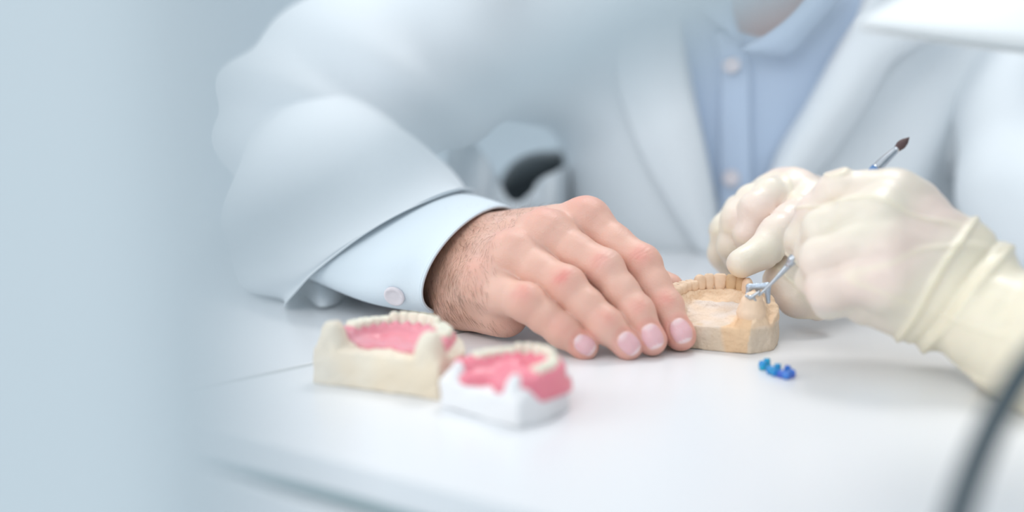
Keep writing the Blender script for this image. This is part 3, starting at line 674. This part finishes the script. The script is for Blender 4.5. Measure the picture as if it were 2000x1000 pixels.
def dentition(missing=(), stained=(), sc=1., s0=.03, s1=.97, kinds=None):
    ws = [10, 9.5, 7, 7, 7.5, 6.6, 8.2, 8.2, 6.6, 7.5, 7, 7, 9.5, 10]; kd = ['molar', 'molar', 'molar', 'molar', 'canine', 'incisor', 'incisor', 'incisor', 'incisor', 'canine', 'molar', 'molar', 'molar', 'molar']
    tot = sum(ws); acc = 0; out = []
    for i, (w_, k) in enumerate(zip(ws, kd)):
        s = s0+(s1-s0)*(acc+w_/2)/tot; acc += w_
        if i in missing: continue
        dp = {'molar': (.0098 if w_ > 8 else .0082), 'canine': .0072, 'incisor': .0062}[k]
        hh = {'molar': .0072, 'canine': .0098, 'incisor': .0098}[k]
        out.append((s, w_*.00098*sc, dp*sc, hh*sc, k, 0, M_tooths if i in stained else None))
    return out
# middle cast: tan plaster, held between the bare hand and the gloves
a22 = math.radians(-22); A0 = G(1465, 693)[:2]; ex = np.array([math.cos(a22), math.sin(a22)]); ey = np.array([-math.sin(a22), math.cos(a22)])
mc = A0-ex*.0285+ey*.016
poly = [(-.034, -.0155), (.0285, -.0160), (.0395, -.0005), (.0400, .018), (.030, .040), (.012, .052), (-.012, .052), (-.030, .040), (-.0395, .018), (-.0390, -.0005)]
def pal_mid(X, Y, q, H):
    ins = (np.abs(X) < .026)*ss(.012, .0135, q+0*H)
    P_ = .0155+.012*ss(-.012, .034, Y)-.003*np.exp(-(X/.012)**2)+.0011*np.sin(Y*620+4*np.abs(X)*60)*ss(.012, .020, Y)+.0006*np.sin(X*500+2*np.sin(Y*300))*np.sin(Y*430)+0*X
    H = np.maximum(H, np.where(Y < .045, P_, H))
    hl = ss(-.030, -.02, X)*0
    return np.minimum(H, .0165+.013*ss(-.0165, -.004, Y+0*X)+.02*ss(-.013, -.002, Y+0*X))
dent = [(a_, b_*(1.14 if e_ != 'molar' else 1.05), c_*1.1, d_*1.10, e_, f_, g_) for a_, b_, c_, d_, e_, f_, g_ in dentition(missing=(12, 13), stained=(7, 8), sc=1.0)]
cast_mid, A_mid = build_cast('dental_cast', 'tan plaster dental cast with bare teeth, held under the fingers and the carving tool', (mc[0], mc[1], 0), a22, poly, .0155, .0262, .036, .0290, .0275, (M_plas, None, M_toothp), dent, pal=pal_mid, arch_y=.004, deco='tan', leg=.008)
# prepared stump at the near right end of the arch
Fd = Field((.012, -.016, .020), (.038, .010, .042), .0005); Fd.cone((.0262, -.004, .024), (.0264, -.003, .0315), .0086, .0056, .002); Fd.cone((.0225, -.005, .024), (.0232, -.005, .0300), .0050, .0038, .003); Fd.cone((.0290, -.001, .026), (.0290, -.001, .0330), .0050, .0030, .002)
v, q = nets(Fd); mesh('stump', relax(v, q, 1), q, M_toothp, cast_mid, world=False)
# metal crown framework being fitted
Fm = Field((-.02, -.02, -.02), (.02, .02, .02), .0004)
for a_, b_, r1, r2 in (((-.005, 0, .0035), (.0045, .001, .0045), .0016, .0018), ((-.005, 0, .0035), (-.006, -.001, -.003), .0015, .0012), ((.0045, .001, .0045), (.0055, 0, -.004), .0018, .0012), ((-.001, .002, .004), (-.0008, .004, -.002), .0015, .0012), ((-.006, -.001, -.003), (-.0075, -.003, -.0035), .0012, .0009)):
    Fm.cone(np.array(a_), np.array(b_), r1, r2, .0015)
v, q = nets(Fm); p = P(1481, 574, .797)
fr = mesh('metal_framework', v@np.array([[.927, -.375, 0], [.375, .927, 0], [0, 0, 1]])*1.15, q, M_metal, None); fr.location = p
tag(fr, 'small blue-grey metal crown framework on the near right stump of the tan cast', 'metal framework')
# front casts
def pads(X, Y, cx_, cy_, hz, rx, ry): return hz*np.exp(-(((np.abs(X)-cx_)/rx)**2+((Y-cy_)/ry)**2)**1.5)
def z0_c(X, Y): return .0185+.003*np.sin(X*130+1)+.008*ss(-.004, -.014, Y+0*X)+0*Y
poly_c = [(-.0405, -.020), (.0405, -.020), (.042, .008), (.030, .030), (.012, .039), (-.012, .039), (-.030, .030), (-.042, .008)]
build_cast('denture_cast', 'cream stone cast with rose denture wax and pale teeth, left of the white one', (-.0672, .700, 0), math.radians(-25.5), poly_c, .0205, .0290, .027, .0255, .0255, (M_cream, M_pink2, M_tooth), dentition(sc=.95, s0=.10, s1=.90), gum=(.008, .0098, z0_c, (.026, -.006, .0225, .002)), pal=lambda X, Y, q, H: np.maximum(H, pads(X, Y, .0310, -.0115, .0355, .0125, .0110)), arch_y=.002)
def z0_w(X, Y): return .0115+.002*np.cos(X*150)+.010*ss(-.002, -.014, Y+0*X)+0*Y
poly_w = [(-.0285, -.018), (.0280, -.018), (.0310, .004), (.0235, .027), (.010, .036), (-.010, .036), (-.0235, .027), (-.0310, .004)]
build_cast('denture_cast', 'white stone cast with bright pink denture wax, nearest to the camera', (-.0051, .6477, 0), math.radians(-43), poly_w, .0150, .0215, .027, .0210, .0215, (M_white, M_pink, M_tooth), dentition(sc=.84, s0=.08, s1=.92), gum=(.008, .0104, z0_w, (.021, -.013, .0195, .004)), pal=lambda X, Y, q, H: np.maximum(H, pads(X, Y, .0205, -.012, .0255, .0075, .0075)), arch_y=.004)

# ------------------------------------------------------------------ carving tool, wax pattern
tool = empty('carving_tool', tuple(P(1650, 405, .765))); tag(tool, 'thin steel carving tool with a dark brush end, held in the front gloved hand', 'tool')
pa, pb = P(1566, 489, .776), P(1712, 329, .776)
v, f = tube([pb, .5*(pa+pb), pa], [.0034, .0036, .0034], 16, 8); mesh('handle', v, f, M_blueh, tool)
for k in range(1): pass
tt = [pa+(pb-pa)*.04, pa, P(1556, 499, .777), P(1548, 508, .778), P(1540, 518, .779)]; v, f = tube(tt, [.0034, .0037, .0028, .0033, .0020], 16, 24); mesh('ferrule', v, f, M_steel, tool)
v, f = tube([P(1541, 517, .779), P(1515, 545, .783), P(1492, 568, .787), P(1482, 577, .788)], [.0021, .0012, .0008, .0008], 12, 20)
Fm = Field((-.008, -.008, -.008), (.008, .008, .008), .0003)
Fm.cone((.003, 0, .003), (-.002, 0, -.0005), .0009, .0011, .001); Fm.cone((-.002, 0, -.0005), (-.0045, 0, .0006), .0012, .0010, .001); Fm.cone((-.0005, 0, 0), (.0012, 0, -.0022), .001, .0008, .001)
v2, q2 = nets(Fm); v3, f3 = merge((v, f), (v2+P(1472, 580, .787), q2)); mesh('tip', v3, f3, M_steel, tool)
v, f = tube([P(1710, 331, .776), P(1726, 315, .777), P(1752, 291, .779)], [.0033, .0030, .0020], 14, 12); mesh('brush_ferrule', v, f, M_steel, tool)
v, f = tube([P(1750, 293, .779), P(1760, 283, .7795), P(1768, 276, .780), P(1776, 268, .780)], [.0019, .0030, .0022, .0002], 14, 14); mesh('bristles', v, f, M_bristle, tool)
wx = empty('wax_bridge', tuple(G(1517, 728))); tag(wx, 'tiny blue wax bridge pattern lying on the bench before the tan cast', 'wax pattern')
def wax(name, items, m):
    c0 = np.mean([G(a, b) for a, b, _, _ in items], 0); F = Field(c0-np.array([.016, .014, .004]), c0+np.array([.016, .014, .014]), .0003)
    for a, b, z, r in items:
        z *= .66; g = G(a, b); F.cone(g+np.array([0, 0, r*.75]), g+np.array([0, 0, z]), r, r*.75, .0006)
        for s in range(3): an = s*2.1+a; F.cone(g+np.array([math.cos(an)*r*.5, math.sin(an)*r*.5, z*.8]), g+np.array([math.cos(an)*r*.55, math.sin(an)*r*.55, z+.0006]), r*.55, r*.42, .0005)
    v, q = nets(F); v[:, 2] = np.maximum(v[:, 2], 0); mesh(name, v, q, m, wx)
wax('pattern', [(1490, 722, .0055, .0026), (1498, 718, .0062, .0022), (1505, 730, .0045, .0027), (1514, 734, .0040, .0027), (1519, 727, .0055, .0022)], M_wax)
wax('end_crown', [(1526, 737, .0040, .0026), (1536, 740, .0040, .0028), (1545, 737, .0048, .0026), (1537, 731, .0058, .0022)], M_wax2)

# ------------------------------------------------------------------ added foreground fade column and arm, lamp, cable
eq = empty('fade_stand', (-.10, .145, -.72)); tag(eq, 'blurred pale blue-grey column, added to give the soft pale fade along the left edge', 'equipment')
x0 = P(525, 500, .13)[0]
box('column', (-.34, .120, -.72), (x0, .142, .42), M_fade, eq, .009)  # made-up column, its blur close to the lens gives the pale fade
v, f = tube([P(250, 640, .14), P(420, 540, .18), P(640, 405, .21), P(900, 228, .22), P(1180, 60, .225), P(1500, -150, .23)], [.0055, .0055, .0055, .0055, .0105, .018], 20, 30); mesh('arm', v, f, M_fade, eq)  # added arm, its blur gives the diagonal haze band
lampo = empty('desk_lamp', (.42, .52, 0)); tag(lampo, 'white conical desk lamp shade hanging into the top right corner', 'lamp')
lc_ = P(2010, 96, .60); prof = [(.076, 0), (.0775, .0015), (.076, .004), (.050, .024), (.026, .045), (.018, .060), (.0, .062)]
V = []; 
for r, z in prof:
    for k in range(64): t = 2*math.pi*k/64; V.append(lc_+np.array([r*math.cos(t)+z*.13, r*math.sin(t), z-.13*r*math.cos(t)]))
o = mesh('shade', V, grid_faces(len(prof), 64, True), M_shade, lampo); solid(o, .0015)
v, f = tube([lc_+np.array([0, 0, .055]), lc_+np.array([.03, 0, .12]), lc_+np.array([.17, .0, .22])], [.006, .005, .005], 12, 20); mesh('arm', v, f, M_shade, lampo)
e_ = lc_+np.array([.17, 0, .22])
v, f = tube([e_, (e_[0]+.02, e_[1]-.04, .2), (e_[0]+.02, e_[1]-.06, .01)], [.006, .006, .006], 12, 20); mesh('post', v, f, M_shade, lampo)
v, f = tube([(e_[0]+.02, e_[1]-.06, 0), (e_[0]+.02, e_[1]-.06, .012)], [.06, .055], 32); mesh('lamp_base', v, f, M_shade, lampo)
v, f = tube([P(1800, 1300, .40), P(1855, 1060, .42), P(1900, 920, .44), P(1955, 800, .46), P(2030, 690, .47), P(2200, 560, .46), P(2600, 200, .5)], [.0052]*7, 14, 60)
cb = mesh('cable', v, f, M_cable, None); tag(cb, 'dark curved cable blurred in the lower right corner', 'cable')
